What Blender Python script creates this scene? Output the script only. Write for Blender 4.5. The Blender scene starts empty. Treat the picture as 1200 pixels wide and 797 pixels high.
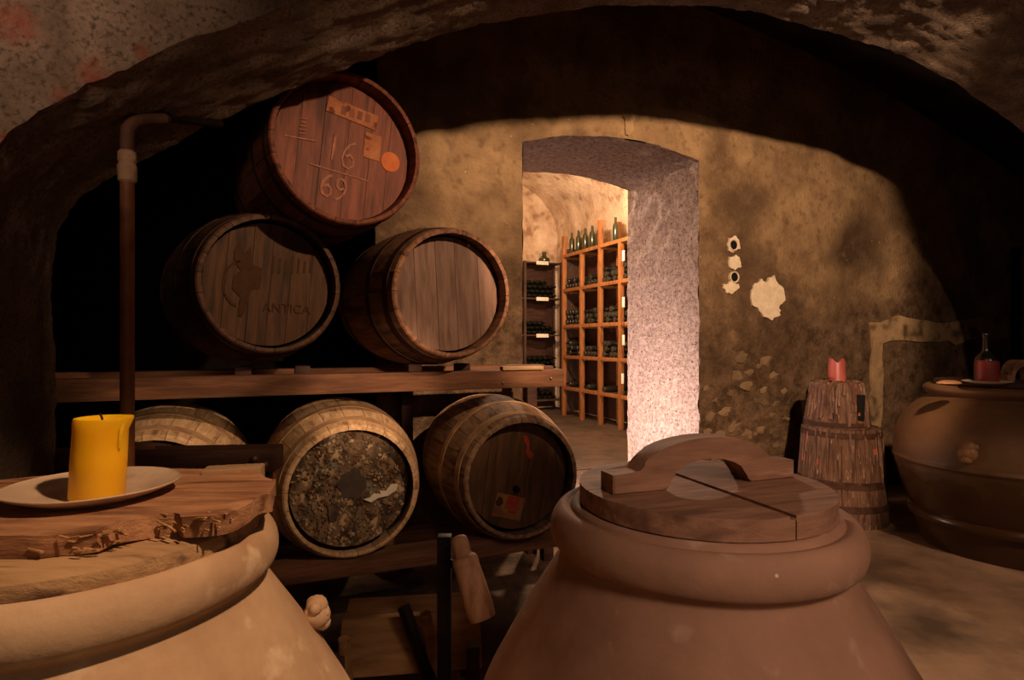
import bpy, bmesh, math, random
from mathutils import Vector, Matrix, noise
random.seed(7)
C = bpy.context.scene.collection
PI = math.pi; rad = math.radians

# ------------------------------------------------------------------ camera, world, lights, exposure
sc = bpy.context.scene
cam = bpy.data.objects.new('camera', bpy.data.cameras.new('camera')); C.objects.link(cam)
cam.data.sensor_width = 36; cam.data.lens = 21.0; cam.data.clip_start = .05
cam.location = (0, 0, 1.2); cam.rotation_euler = (PI/2, 0, 0)
sc.camera = cam
w = bpy.data.worlds.new('world'); sc.world = w; w.use_nodes = True
w.node_tree.nodes['Background'].inputs[0].default_value = (.02, .012, .01, 1)
w.node_tree.nodes['Background'].inputs[1].default_value = .05
sc.view_settings.view_transform = 'Standard'; sc.view_settings.look = 'None'
sc.view_settings.gamma = 1; sc.view_settings.exposure = 0; sc.view_settings.use_curve_mapping = False

def RF(a, b, z=0):                       # room frame (along the back wall, into the depth) -> world
    return Vector((.927184*a - .374607*b, .374607*a + .927184*b, z))
YAW = rad(22)

def spot(name, loc, target, power, col, cone, blend, size):
    l = bpy.data.lights.new(name, 'SPOT'); l.energy = power; l.color = col
    l.spot_size = rad(cone); l.spot_blend = blend; l.shadow_soft_size = size
    o = bpy.data.objects.new(name, l); C.objects.link(o); o.location = loc
    o.rotation_euler = (Vector(target) - Vector(loc)).to_track_quat('-Z', 'Y').to_euler()
    return o
def point(name, loc, power, col, size):
    l = bpy.data.lights.new(name, 'POINT'); l.energy = power; l.color = col; l.shadow_soft_size = size
    o = bpy.data.objects.new(name, l); C.objects.link(o); o.location = loc
    return o
WARM = (1, .64, .39); WARM2 = (1, .66, .46); PINK = (1, .72, .60)
KEY = (1.44, .58, 2.66)
spot('spot_back_wall', KEY, (.95, 4.4, 1.62), 680, WARM, 64, .22, .035)
spot('spot_barrels', KEY, (-.60, 2.5, 1.42), 260, WARM, 42, .9, .035)
spot('spot_left_jar', (.70, .25, 2.75), (-.72, .92, .72), 178, (1, .62, .38), 31, .5, .05)
spot('fill_bottom_barrel', (.75, .2, 1.52), (-.70, 2.66, .96), 270, WARM, 14, .8, .03)  # added fill below the rail to brighten the bottom left barrel
spot('fill_third_barrel', (.75, .2, 1.52), (-1.42, 2.4, .90), 120, WARM, 12, .8, .03)  # second added fill, brightens the top of the leftmost barrel
spot('spot_right_floor', (2.7, .5, 2.5), (1.80, 2.35, 0), 210, WARM2, 46, .35, .04)
spot('spot_right_corner', (3.6, .4, 2.4), (2.6, 4.3, 1.2), 60, WARM2, 66, .8, .05)
spot('spot_right_jar', (.95, -.75, 2.3), (.50, 1.0, .74), 105, (1, .68, .52), 34, .8, .30)
spot('fill_arch', (-.35, -.5, 1.75), (-1.25, 1.2, 2.10), 150, WARM2, 44, 1, .12)  # invented fill that brightens the arch face at the left
point('fill_front_room', (.7, -1.3, 1.45), 14, WARM2, .25)  # added soft fill behind the camera, lifts the arch underside
spot('lamp_passage', RF(1.55, 3.62, .30), RF(2.79, 4.16, .62), 260, PINK, 110, 1, .05)
point('lamp_passage_glow', RF(1.55, 3.95, .32), 22, PINK, .05)
point('lamp_inner_room', RF(2.75, 5.3, 2.78), 340, (1, .68, .45), .08)

# ------------------------------------------------------------------ materials
def hx(s):
    s = s.lstrip('#')
    v = [int(s[i:i+2], 16)/255 for i in (0, 2, 4)]
    return tuple(c/12.92 if c <= .04045 else ((c+.055)/1.055)**2.4 for c in v) + (1,)
def mat(name, c1, c2, scale=6, rough=.85, bump=.3, bscale=40, stretch=(1, 1, 1), rnd=0, metal=0,
        spots=(), sss=None, dist=.01, detail=6, contrast=(.35, .65), specks=None, spec=.3, emit=None):
    m = bpy.data.materials.new(name); m.use_nodes = True
    N = m.node_tree.nodes; L = m.node_tree.links
    bs = N['Principled BSDF']
    tc = N.new('ShaderNodeTexCoord'); mp = N.new('ShaderNodeMapping'); mp.inputs['Scale'].default_value = stretch
    L.new(tc.outputs['Object'], mp.inputs['Vector'])
    vec = mp.outputs['Vector']
    if rnd:
        oi = N.new('ShaderNodeObjectInfo'); ad = N.new('ShaderNodeVectorMath'); ad.operation = 'ADD'
        sca = N.new('ShaderNodeMath'); sca.operation = 'MULTIPLY'; sca.inputs[1].default_value = 37
        L.new(oi.outputs['Random'], sca.inputs[0]); L.new(vec, ad.inputs[0]); L.new(sca.outputs[0], ad.inputs[1]); vec = ad.outputs[0]
    n = N.new('ShaderNodeTexNoise'); n.inputs['Scale'].default_value = scale; n.inputs['Detail'].default_value = detail
    n.inputs['Roughness'].default_value = .65
    L.new(vec, n.inputs['Vector'])
    r = N.new('ShaderNodeValToRGB'); r.color_ramp.elements[0].position = contrast[0]; r.color_ramp.elements[1].position = contrast[1]
    r.color_ramp.elements[0].color = hx(c1); r.color_ramp.elements[1].color = hx(c2)
    L.new(n.outputs[0], r.inputs[0]); col = r.outputs[0]
    def mixin(col, fac, c):
        mx = N.new('ShaderNodeMix'); mx.data_type = 'RGBA'
        L.new(fac, mx.inputs[0]); L.new(col, mx.inputs[6]); mx.inputs[7].default_value = hx(c)
        return mx.outputs[2]
    for k, (c, s, lo, hi) in enumerate(spots):
        n2 = N.new('ShaderNodeTexNoise'); n2.inputs['Scale'].default_value = s; n2.inputs['Detail'].default_value = 5
        of = N.new('ShaderNodeVectorMath'); of.operation = 'ADD'; of.inputs[1].default_value = (3.1*k+1, 5.7*k, 2.3*k)
        L.new(vec, of.inputs[0]); L.new(of.outputs[0], n2.inputs['Vector'])
        mr = N.new('ShaderNodeMapRange'); mr.inputs[1].default_value = lo; mr.inputs[2].default_value = hi
        L.new(n2.outputs[0], mr.inputs[0]); col = mixin(col, mr.outputs[0], c)
    if specks:
        c, s, th = specks
        v = N.new('ShaderNodeTexVoronoi'); v.inputs['Scale'].default_value = s
        L.new(tc.outputs['Object'], v.inputs['Vector'])
        mr = N.new('ShaderNodeMapRange'); mr.inputs[1].default_value = th; mr.inputs[2].default_value = th*.7
        L.new(v.outputs['Distance'], mr.inputs[0]); col = mixin(col, mr.outputs[0], c)
    if rnd:
        hs = N.new('ShaderNodeHueSaturation'); mr = N.new('ShaderNodeMapRange')
        mr.inputs[3].default_value = 1-rnd; mr.inputs[4].default_value = 1+rnd
        L.new(oi.outputs['Random'], mr.inputs[0]); L.new(mr.outputs[0], hs.inputs['Value']); L.new(col, hs.inputs['Color']); col = hs.outputs[0]
    L.new(col, bs.inputs['Base Color'])
    bs.inputs['Roughness'].default_value = rough; bs.inputs['Metallic'].default_value = metal
    bs.inputs['Specular IOR Level'].default_value = spec
    if bump:
        nb = N.new('ShaderNodeTexNoise'); nb.inputs['Scale'].default_value = bscale; nb.inputs['Detail'].default_value = 6
        nb.inputs['Roughness'].default_value = .65
        L.new(vec, nb.inputs['Vector'])
        b = N.new('ShaderNodeBump'); b.inputs['Strength'].default_value = bump; b.inputs['Distance'].default_value = dist
        L.new(nb.outputs[0], b.inputs['Height']); L.new(b.outputs[0], bs.inputs['Normal'])
    if sss:
        bs.inputs['Subsurface Weight'].default_value = sss[0]; bs.inputs['Subsurface Radius'].default_value = sss[1]
        bs.inputs['Subsurface Scale'].default_value = sss[2]
    return m
M = {}
M['arch'] = mat('rough_grey_plaster', '#75614f', '#9d8672', 9, .95, 1.0, 75, dist=.03, spots=(('#55473a', 90, .5, .7), ('#62503f', 4, .5, .7)))
M['wall'] = mat('old_plaster', '#80664b', '#a98b66', 3.2, .95, 1.0, 42, dist=.02,
                spots=(('#4a3726', 1.3, .48, .68), ('#6b543d', 16, .52, .78)), specks=('#d8c8ac', 9, .04))
M['jamb'] = mat('roughcast_plaster', '#8d7a74', '#c2b0aa', 30, .95, 1.0, 60, dist=.03, spots=(('#4d403d', 62, .57, .68),))
M['inner'] = mat('pale_plaster', '#b09478', '#d8c4a8', 3, .95, .8, 16, dist=.03, spots=(('#8f7357', 5, .55, .7),))
M['dark_wall'] = mat('shade_dark_plaster', '#1c120e', '#2c1f17', 3, .95, .6, 30, spots=(('#332c1c', 2, .55, .7),))  # near-black tone puts the shade of the unlit vault and recess in the colour
M['floor'] = mat('earth_floor', '#6e553f', '#9a7c60', 2.2, .95, .5, 22, dist=.01, spots=(('#4b3a29', 1.3, .52, .66),))
M['floor_dark'] = mat('dark_stone_floor', '#30241a', '#4d3b2a', 3, .9, .4, 22, dist=.01)
M['patch'] = mat('white_plaster', '#cdbb9f', '#e2d2b8', 20, .95, .5, 60)
M['band'] = mat('pale_repair_plaster', '#8d7355', '#b0936e', 4, .95, .5, 40, spots=(('#5a4632', 7, .5, .66),))
M['stone'] = mat('rubble_stone', '#6b563f', '#927a5c', 12, .95, .6, 50, rnd=.3, dist=.01)
M['terra'] = mat('terracotta', '#8f6a52', '#a97f63', 5, .8, .4, 45, dist=.004, spots=(('#6c4a38', 2.6, .48, .7), ('#b99a80', 14, .6, .75)), specks=('#d9c4a8', 11, .05))
M['terra_pale'] = mat('dusty_terracotta', '#b08f6e', '#c9aa86', 5, .85, .35, 45, dist=.004, spots=(('#94704f', 3, .52, .7), ('#d8bf9c', 14, .6, .72)))
M['lid'] = mat('worn_brown_wood', '#856049', '#a87d60', 6, .75, .35, 30, (1, 7, 7), dist=.004, spots=(('#644433', 3, .5, .7), ('#b58d6e', 7, .62, .75)))
M['board'] = mat('rotten_board_wood', '#8a5f42', '#b98a62', 5, .9, .5, 30, (1.2, 6, 8), dist=.006, spots=(('#6d452c', 6, .5, .7),))
M['board_break'] = mat('splintered_wood', '#b07a48', '#d8aa74', 30, .9, .8, 80, (1, 3, 3), dist=.01)
M['board2'] = mat('dusty_lid_wood', '#9c7a56', '#bb976c', 6, .9, .5, 30, (1, 6, 6), dist=.006, spots=(('#5b4030', 5, .52, .66),))
M['wax_y'] = mat('yellow_wax', '#f6b600', '#fcc626', 4, .4, .05, 20, sss=(.5, (1, .5, .1), .02), spots=(('#ee9400', 9, .55, .75),), spec=.5)
M['wax_r'] = mat('red_wax', '#94443c', '#a8544a', 8, .45, .1, 30, sss=(.3, (1, .3, .2), .01), spec=.5)
M['wax_rd'] = mat('deep_red_wax', '#6a211a', '#7d2a22', 8, .45, .1, 30, spec=.5)
M['wick'] = mat('burnt_wick', '#120c08', '#241a12', 30, .9, 0)
M['plate'] = mat('glazed_plate', '#b39a80', '#cdb598', 6, .45, .1, 30, spots=(('#6f5436', 7, .55, .68),), spec=.4)
M['plate_w'] = mat('white_plate', '#b9a99a', '#d3c5b4', 8, .4, 0, spec=.5)
def wood(key, c1, c2, sp=(), rough=.7, bump=.35, st=(9, 1, 9), rnd=.09): M[key] = mat(key, c1, c2, 5, rough, bump, 14, st, rnd, spots=sp, dist=.006)
wood('stave_red', '#5c3020', '#834a30', (('#3c1e14', 3, .5, .7),))
wood('stave_dark', '#3f281a', '#5e402b', (('#352218', 3, .5, .7),))
wood('stave_tan', '#6d4b36', '#96694c', (('#4a3022', 3, .5, .7),))
wood('stave_pale', '#b08c66', '#d8b48a', (('#8c6a4a', 4, .55, .7),), .9)
wood('stave_grey', '#6f5541', '#96765a', (('#523c2c', 4, .52, .7),), .9)
wood('head_red', '#602f1e', '#84472e', (('#4b2416', 4, .5, .7),), .6, .25, (9, 9, 1))
wood('head_dark', '#3d240f', '#58381c', (('#2b190c', 4, .5, .68),), .7, .25, (9, 9, 1))
wood('head_grey', '#6a4f40', '#836656', (('#553e31', 4, .5, .7),), .7, .3, (7, 7, 1))
wood('head_brown', '#49301c', '#5f4129', (('#382817', 4, .5, .7),), .75, .3, (7, 7, 1))
wood('head_crust', '#574434', '#7f6850', (('#382b1e', 9, .45, .6), ('#ab9070', 14, .56, .64), ('#7a7868', 4, .62, .7)), .8, 1.0, (1.5, 1.5, 1.5))
M['crust'] = mat('wax_crust', '#55412e', '#a58b6c', 9, .6, .5, 60, spots=(('#5c3b1f', 16, .5, .56), ('#74786c', 5, .6, .68)), contrast=(.4, .6))
M['wax_dark'] = mat('dark_grey_wax', '#382e26', '#4e4238', 14, .7, .4, 40)
M['hoop'] = mat('rusty_hoop', '#2e1c14', '#4e3324', 14, .75, .3, 60, metal=.35)
M['hoop_dust'] = mat('dusty_hoop', '#8a6b4e', '#b8936c', 14, .9, .3, 60)
M['beam'] = mat('beam_wood', '#553626', '#775138', 4, .85, .5, 16, (1, 8, 8), spots=(('#4c3020', 3, .5, .7),), dist=.006)
M['dark_beam'] = mat('dark_beam_wood', '#2e1a13', '#4a2d20', 5, .7, .4, 16, (1, 8, 8), dist=.006)
M['beam_pale'] = mat('pale_plank_wood', '#8d6f50', '#ab8a66', 6, .9, .4, 16, (1, 8, 8), dist=.005)
M['iron'] = mat('dark_iron', '#100b09', '#241712', 16, .6, .3, 50, metal=.6)
M['stud'] = mat('worn_iron_stud', '#4a3c34', '#7d6a5c', 20, .5, .3, 60, metal=.6)
M['pipe'] = mat('brown_painted_pipe', '#6d4326', '#8a5832', 9, .55, .2, 50, spots=(('#4c2c18', 7, .55, .7),))
M['pipe_dark'] = mat('dark_brown_pipe', '#3a2517', '#523522', 9, .7, .3, 50)  # darker brown for the upper elbow
M['pipe_joint'] = mat('flaking_joint', '#8d7056', '#ab8c6e', 20, .8, .6, 60)
M['grip'] = mat('turned_grip_wood', '#8a6446', '#ab815c', 6, .7, .25, 30, (6, 6, 1), spots=(('#6c4a31', 6, .55, .7),), dist=.004)
M['cart'] = mat('cart_wood', '#7b5836', '#9c7448', 6, .85, .4, 20, (1, 7, 7), dist=.005)
M['tub'] = mat('wax_stained_wood', '#483022', '#6c4e3b', 7, .75, .5, 20, (8, 8, 1), rnd=.18, spots=(('#3a241a', 5, .5, .68), ('#a3876c', 12, .64, .7)), dist=.006)
M['drip'] = mat('wax_drips', '#553b2e', '#765845', 18, .5, .3, 50, spots=(('#9a4a3e', 9, .6, .66), ('#5c4034', 12, .5, .6)))
M['rack_o'] = mat('orange_pine', '#7a4a26', '#99663a', 6, .55, .2, 20, (6, 6, 1), rnd=.08, spots=(('#5f3a1c', 4, .55, .7),))
M['rack_d'] = mat('dark_rack_wood', '#33221a', '#4d372a', 6, .8, .2, 20, (6, 6, 1))
M['bottle'] = mat('dark_bottle_glass', '#15160f', '#24221a', 6, .25, 0, spec=.8)
M['bottle_g'] = mat('green_bottle_glass', '#1c2410', '#2c3416', 6, .2, 0, spec=.6)
M['label_p'] = mat('paper_label', '#cfc2ae', '#e4d9c6', 12, .9, 0)
M['chalk'] = mat('chalk_marks', '#8a5540', '#a87660', 60, .95, 0)
M['stencil'] = mat('pale_stencil_panel', '#8f5536', '#b07048', 14, .8, .2, 40, spots=(('#6a3620', 22, .55, .6),))
M['seal'] = mat('orange_round_seal', '#b85c30', '#cc7442', 16, .8, .2, 40)
M['ink'] = mat('faded_dark_stencil', '#3a2410', '#452c16', 30, .9, 0)
M['red_mark'] = mat('red_chalk', '#8c3426', '#a8462f', 40, .95, 0)
M['label_b'] = mat('brown_label_paper', '#7f5a36', '#96703f', 14, .9, 0, spots=(('#6b4628', 10, .5, .65),))
M['dark'] = mat('hole_shade_black', '#050302', '#0a0604', 10, .9, 0)  # flat black puts the shade inside openings into the colour

def fallen(m, z0, z1, c1, c2):           # plaster gone, dirty rubble core showing, with an irregular upper border
    N = m.node_tree.nodes; L = m.node_tree.links; bs = N['Principled BSDF']
    tc = N.new('ShaderNodeTexCoord'); sp = N.new('ShaderNodeSeparateXYZ'); L.new(tc.outputs['Object'], sp.inputs[0])
    nz = N.new('ShaderNodeTexNoise'); nz.inputs['Scale'].default_value = 1.7; nz.inputs['Detail'].default_value = 8; L.new(tc.outputs['Object'], nz.inputs['Vector'])
    nz.inputs['Roughness'].default_value = .7
    ma = N.new('ShaderNodeMath'); ma.operation = 'MULTIPLY_ADD'; ma.inputs[1].default_value = 2.6
    L.new(nz.outputs[0], ma.inputs[0]); L.new(sp.outputs['Z'], ma.inputs[2])
    mr = N.new('ShaderNodeMapRange'); mr.inputs[1].default_value = z1+1.3; mr.inputs[2].default_value = z0+1.3; L.new(ma.outputs[0], mr.inputs[0])
    n2 = N.new('ShaderNodeTexNoise'); n2.inputs['Scale'].default_value = 9; n2.inputs['Roughness'].default_value = .72; n2.inputs['Detail'].default_value = 9; L.new(tc.outputs['Object'], n2.inputs['Vector'])
    r = N.new('ShaderNodeValToRGB'); r.color_ramp.elements[0].position = .38; r.color_ramp.elements[1].position = .66
    r.color_ramp.elements[0].color = hx(c1); r.color_ramp.elements[1].color = hx(c2); L.new(n2.outputs[0], r.inputs[0])
    src = bs.inputs['Base Color'].links[0].from_socket
    mx = N.new('ShaderNodeMix'); mx.data_type = 'RGBA'; L.new(mr.outputs[0], mx.inputs[0]); L.new(src, mx.inputs[6]); L.new(r.outputs[0], mx.inputs[7])
    L.new(mx.outputs[2], bs.inputs['Base Color'])
fallen(M['wall'], 1.25, 1.75, '#42311f', '#7d634c')
def glaze(m, z0, z1, dark):              # glossy dark glaze below a given height of the jar
    N = m.node_tree.nodes; L = m.node_tree.links; bs = N['Principled BSDF']
    tc = N.new('ShaderNodeTexCoord'); sp = N.new('ShaderNodeSeparateXYZ'); L.new(tc.outputs['Object'], sp.inputs[0])
    nz = N.new('ShaderNodeTexNoise'); nz.inputs['Scale'].default_value = 5; L.new(tc.outputs['Object'], nz.inputs['Vector'])
    ma = N.new('ShaderNodeMath'); ma.operation = 'MULTIPLY_ADD'; ma.inputs[1].default_value = .28
    L.new(nz.outputs[0], ma.inputs[0]); L.new(sp.outputs['Z'], ma.inputs[2])
    mr = N.new('ShaderNodeMapRange'); mr.inputs[1].default_value = z1; mr.inputs[2].default_value = z0; L.new(ma.outputs[0], mr.inputs[0])
    src = bs.inputs['Base Color'].links[0].from_socket
    mx = N.new('ShaderNodeMix'); mx.data_type = 'RGBA'; L.new(mr.outputs[0], mx.inputs[0]); L.new(src, mx.inputs[6]); mx.inputs[7].default_value = hx(dark)
    L.new(mx.outputs[2], bs.inputs['Base Color'])
    m2 = N.new('ShaderNodeMapRange'); m2.inputs[3].default_value = .62; m2.inputs[4].default_value = .25
    L.new(mr.outputs[0], m2.inputs[0]); L.new(m2.outputs[0], bs.inputs['Roughness'])
M['lug_brown'] = mat('lug_clay', '#6a4a2f', '#85603e', 12, .6, .3, 40)
M['glazed_jar'] = mat('glazed_terracotta', '#5a3f27', '#6f4e33', 4, .6, .2, 40, dist=.004, spots=(('#57401f', 3, .5, .7),), spec=.5)
glaze(M['glazed_jar'], .55, .68, '#3a2410')

def daub(m, pts, c, ns=16, top=.8):                     # irregular blotches at given places: worn paint on the arch, darker areas elsewhere
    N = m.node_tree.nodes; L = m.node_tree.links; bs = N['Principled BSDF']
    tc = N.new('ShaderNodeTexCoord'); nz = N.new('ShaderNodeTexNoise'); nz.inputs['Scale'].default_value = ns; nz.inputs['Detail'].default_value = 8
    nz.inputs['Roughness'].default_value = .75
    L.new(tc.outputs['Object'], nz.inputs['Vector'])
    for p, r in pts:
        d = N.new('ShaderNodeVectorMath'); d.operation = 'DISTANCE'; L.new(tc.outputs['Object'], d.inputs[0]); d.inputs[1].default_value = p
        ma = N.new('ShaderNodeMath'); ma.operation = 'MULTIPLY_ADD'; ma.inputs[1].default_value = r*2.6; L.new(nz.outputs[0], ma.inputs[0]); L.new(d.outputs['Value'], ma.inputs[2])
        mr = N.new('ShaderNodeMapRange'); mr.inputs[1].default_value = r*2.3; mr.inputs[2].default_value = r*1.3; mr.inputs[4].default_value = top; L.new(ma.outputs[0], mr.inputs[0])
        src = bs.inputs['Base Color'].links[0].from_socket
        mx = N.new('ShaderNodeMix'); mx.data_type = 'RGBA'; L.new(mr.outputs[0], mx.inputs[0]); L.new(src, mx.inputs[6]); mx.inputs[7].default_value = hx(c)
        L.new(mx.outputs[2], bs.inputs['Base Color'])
def facept(x, y):
    k = (x-600)/700; d = 1.54/(.927184-.374607*k); return (k*d, d, 1.2-(y-398.5)/700*d)
daub(M['arch'], [(facept(20, 28), .055), (facept(112, 90), .05), (facept(70, 112), .028), (facept(82, 150), .03), (facept(8, 165), .026), (facept(165, 60), .025)], '#964a33', 30)

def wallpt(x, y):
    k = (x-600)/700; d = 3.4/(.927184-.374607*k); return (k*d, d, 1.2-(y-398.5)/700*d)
daub(M['wall'], [(wallpt(850, 235), .34), (wallpt(868, 330), .42), (wallpt(905, 400), .45), (wallpt(835, 420), .30)], '#4f3b29', 3.2, .72)  # broad darker blotches right of the doorway

daub(M['floor'], [((-.5, 2.7, 0), 1.15), ((.45, 3.2, 0), .75)], '#241a13', 2.5, .92)  # shade below the barrels painted into the floor colour
# ------------------------------------------------------------------ mesh helpers
def obj(name, bm, m, parent=None, loc=None, rot=None, smooth=True, angle=.6):
    me = bpy.data.meshes.new(name)
    bmesh.ops.recalc_face_normals(bm, faces=bm.faces[:])
    bm.to_mesh(me); bm.free()
    if smooth:
        me.polygons.foreach_set('use_smooth', [True]*len(me.polygons)); me.set_sharp_from_angle(angle=angle)
    me.materials.append(M[m])
    return link(name, me, parent, loc, rot)
def link(name, me, parent=None, loc=None, rot=None):
    o = bpy.data.objects.new(name, me); C.objects.link(o)
    if parent: o.parent = parent
    if loc is not None: o.location = loc
    if rot is not None: o.rotation_euler = rot
    return o
def tag(o, label, cat, group=None):
    o['label'] = label; o['category'] = cat
    if group: o['group'] = group
    return o
def thing(name, label, cat, loc, rz=0, group=None):
    o = bpy.data.objects.new(name, None); C.objects.link(o); o.location = loc; o.rotation_euler = (0, 0, rz)
    o.empty_display_size = .05
    return tag(o, label, cat, group)
def struct(name, bm, m, **k):
    o = obj(name, bm, m, **k); o['kind'] = 'structure'; return o
def box(bm, c, s, rot=None, bev=0):
    r = bmesh.ops.create_cube(bm, size=1)
    vs = r['verts']
    bmesh.ops.scale(bm, vec=s, verts=vs)
    if bev:
        es = list({e for v in vs for e in v.link_edges})
        rb = bmesh.ops.bevel(bm, geom=es, offset=bev, segments=2, affect='EDGES', profile=.6)
        vs = list({v for f in rb['faces'] for v in f.verts} | {v for v in vs if v.is_valid})
    if rot is not None: bmesh.ops.rotate(bm, cent=(0, 0, 0), matrix=rot, verts=vs)
    bmesh.ops.translate(bm, vec=c, verts=vs)
    return vs
def lathe(bm, prof, seg=32, cap0=False, cap1=False, xf=None, wob=0, ell=(1, 1)):
    rings = []
    for (r, z) in prof:
        ring = []
        for i in range(seg):
            a = 2*PI*i/seg
            rr = r*(1 + (wob*noise.noise(Vector((math.cos(a)*1.3, math.sin(a)*1.3, z*3))) if wob else 0))
            p = Vector((rr*math.cos(a)*ell[0], rr*math.sin(a)*ell[1], z))
            ring.append(bm.verts.new(xf @ p if xf else p))
        rings.append(ring)
    for k in range(len(rings)-1):
        for i in range(seg):
            j = (i+1) % seg
            bm.faces.new((rings[k][i], rings[k][j], rings[k+1][j], rings[k+1][i]))
    if cap0: bm.faces.new(rings[0][::-1])
    if cap1: bm.faces.new(rings[-1])
    return rings
def smooth_prof(pts, n=5):
    out = []
    P = [Vector(p) for p in pts]
    for i in range(len(P)-1):
        p0 = P[max(i-1, 0)]; p1 = P[i]; p2 = P[i+1]; p3 = P[min(i+2, len(P)-1)]
        for k in range(n):
            t = k/n
            out.append(tuple(.5*((2*p1)+(p2-p0)*t+(2*p0-5*p1+4*p2-p3)*t*t+(3*p1-p0-3*p2+p3)*t**3)))
    out.append(tuple(P[-1])); return out
def tube(bm, pts, rs, seg=10):
    pts = [Vector(p) for p in pts]
    if not isinstance(rs, (list, tuple)): rs = [rs]*len(pts)
    rings = []
    x = None
    for i, p in enumerate(pts):
        d = (pts[min(i+1, len(pts)-1)] - pts[max(i-1, 0)]).normalized()
        if x is None: x = d.cross(Vector((0, 0, 1)) if abs(d.z) < .9 else Vector((1, 0, 0)))
        x = (x - d*x.dot(d)).normalized(); y = d.cross(x)
        rings.append([bm.verts.new(p + rs[i]*(math.cos(2*PI*k/seg)*x + math.sin(2*PI*k/seg)*y)) for k in range(seg)])
    for a, b in zip(rings, rings[1:]):
        for k in range(seg):
            j = (k+1) % seg
            bm.faces.new((a[k], a[j], b[j], b[k]))
    bm.faces.new(rings[0][::-1]); bm.faces.new(rings[-1])
def prism(bm, poly, z0, z1, jag=0, sub=1, bev=0):
    pts = []
    n = len(poly)
    for i in range(n):
        p = Vector(poly[i]).to_2d(); q = Vector(poly[(i+1) % n]).to_2d()
        for k in range(sub): pts.append(p.lerp(q, k/sub))
    lo, hi = [], []
    for p in pts:
        j = Vector((0, 0)); j2 = j
        if jag:
            j = Vector((noise.noise(Vector((p.x*30, p.y*30, 1))), noise.noise(Vector((p.x*30, p.y*30, 7)))))*jag
            j2 = Vector((noise.noise(Vector((p.x*45, p.y*45, 3))), noise.noise(Vector((p.x*45, p.y*45, 9)))))*jag
        lo.append(bm.verts.new((p.x+j.x, p.y+j.y, z0))); hi.append(bm.verts.new((p.x+j2.x, p.y+j2.y, z1)))
    m = len(pts)
    ft = bm.faces.new(hi); fb = bm.faces.new(lo[::-1])
    for i in range(m):
        k = (i+1) % m
        bm.faces.new((lo[i], lo[k], hi[k], hi[i]))
    if bev: bmesh.ops.bevel(bm, geom=list(ft.edges), offset=bev, segments=2, affect='EDGES')
def rough2(p):
    return p + noise.noise_vector(p*5)*.011 + noise.noise_vector(p*17)*.007 + noise.noise_vector(p*41)*.0055
def rough(p, amp, f):
    return p + noise.noise_vector(p*f)*amp + noise.noise_vector(p*f*3.1)*amp*.45
def grid(bm, fn, nu, nv, amp=0, f=6):
    vs = [[bm.verts.new(rough2(fn(i/nu, j/nv)) if amp == 'arch' else rough(fn(i/nu, j/nv), amp, f) if amp else fn(i/nu, j/nv)) for j in range(nv+1)] for i in range(nu+1)]
    for i in range(nu):
        for j in range(nv):
            bm.faces.new((vs[i][j], vs[i+1][j], vs[i+1][j+1], vs[i][j+1]))
def lerp(a, b, t): return a + (b-a)*t
NB = bmesh.new
def px(x, y, d): return Vector(((x-600)/700*d, d, 1.2-(y-398.5)/700*d))      # a point seen in the photo at depth d

# ------------------------------------------------------------------ the setting
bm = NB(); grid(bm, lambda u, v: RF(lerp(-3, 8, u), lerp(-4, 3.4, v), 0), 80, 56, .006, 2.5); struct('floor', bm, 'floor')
DA, DB = 1.443, 2.79                     # doorway in the back wall
def soffit(a):
    t = (a-DA)/(DB-DA); return lerp(2.43, 2.46, t) + .37*t*(1-t)
WB, PB = 3.4, 4.3
A1, F1 = .010, 5
bm = NB()
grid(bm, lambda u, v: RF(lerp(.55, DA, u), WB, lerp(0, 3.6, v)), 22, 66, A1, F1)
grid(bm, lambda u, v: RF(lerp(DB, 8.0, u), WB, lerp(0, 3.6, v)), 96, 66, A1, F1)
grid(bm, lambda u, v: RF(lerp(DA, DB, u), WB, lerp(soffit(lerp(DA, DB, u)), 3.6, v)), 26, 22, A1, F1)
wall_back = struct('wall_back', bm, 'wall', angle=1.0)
def passage(a):
    def fn(u, v):
        z = lerp(0, soffit(a), v); return RF(a, lerp(WB, PB, u), z)
    return fn
bm = NB(); grid(bm, passage(DB), 34, 90, .016, 7); struct('wall_passage_right', bm, 'jamb', angle=1.2)
bm = NB(); grid(bm, passage(DA), 18, 48, .010, 7); struct('wall_passage_left', bm, 'jamb', angle=1.2)
bm = NB(); grid(bm, lambda u, v: RF(lerp(DA, DB, u), lerp(WB, PB, v), soffit(lerp(DA, DB, u))), 48, 32, .014, 7); struct('ceiling_passage', bm, 'jamb', angle=1.2)
# inner room beyond the doorway
FZ = .14
bm = NB(); grid(bm, lambda u, v: RF(lerp(DA-.02, DB+.02, u), lerp(WB, PB, v), FZ), 12, 8)
grid(bm, lambda u, v: RF(lerp(DA, DB, u), WB, lerp(0, FZ, v)), 12, 2)
grid(bm, lambda u, v: RF(lerp(.4, 4.2, u), lerp(PB, 8.5, v), FZ), 24, 24, .008, 3)
struct('floor_inner', bm, 'floor_dark')
def vault(a): 
    t = (a-2.3)/1.9; return 2.90 + .95*math.sqrt(max(0, 1-t*t))
bm = NB(); grid(bm, lambda u, v: RF(2.3+1.9*math.sin(lerp(-PI/2, PI/2, u)), lerp(PB, 8.5, v), vault(2.3+1.9*math.sin(lerp(-PI/2, PI/2, u)))), 48, 50, .03, 3); struct('ceiling_inner', bm, 'inner', angle=1.2)
bm = NB(); grid(bm, lambda u, v: RF(lerp(.4, 4.2, u), 8.5, lerp(0, 3.9, v)), 40, 40, .02, 3); struct('wall_inner_back', bm, 'inner', angle=1.2)
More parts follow.
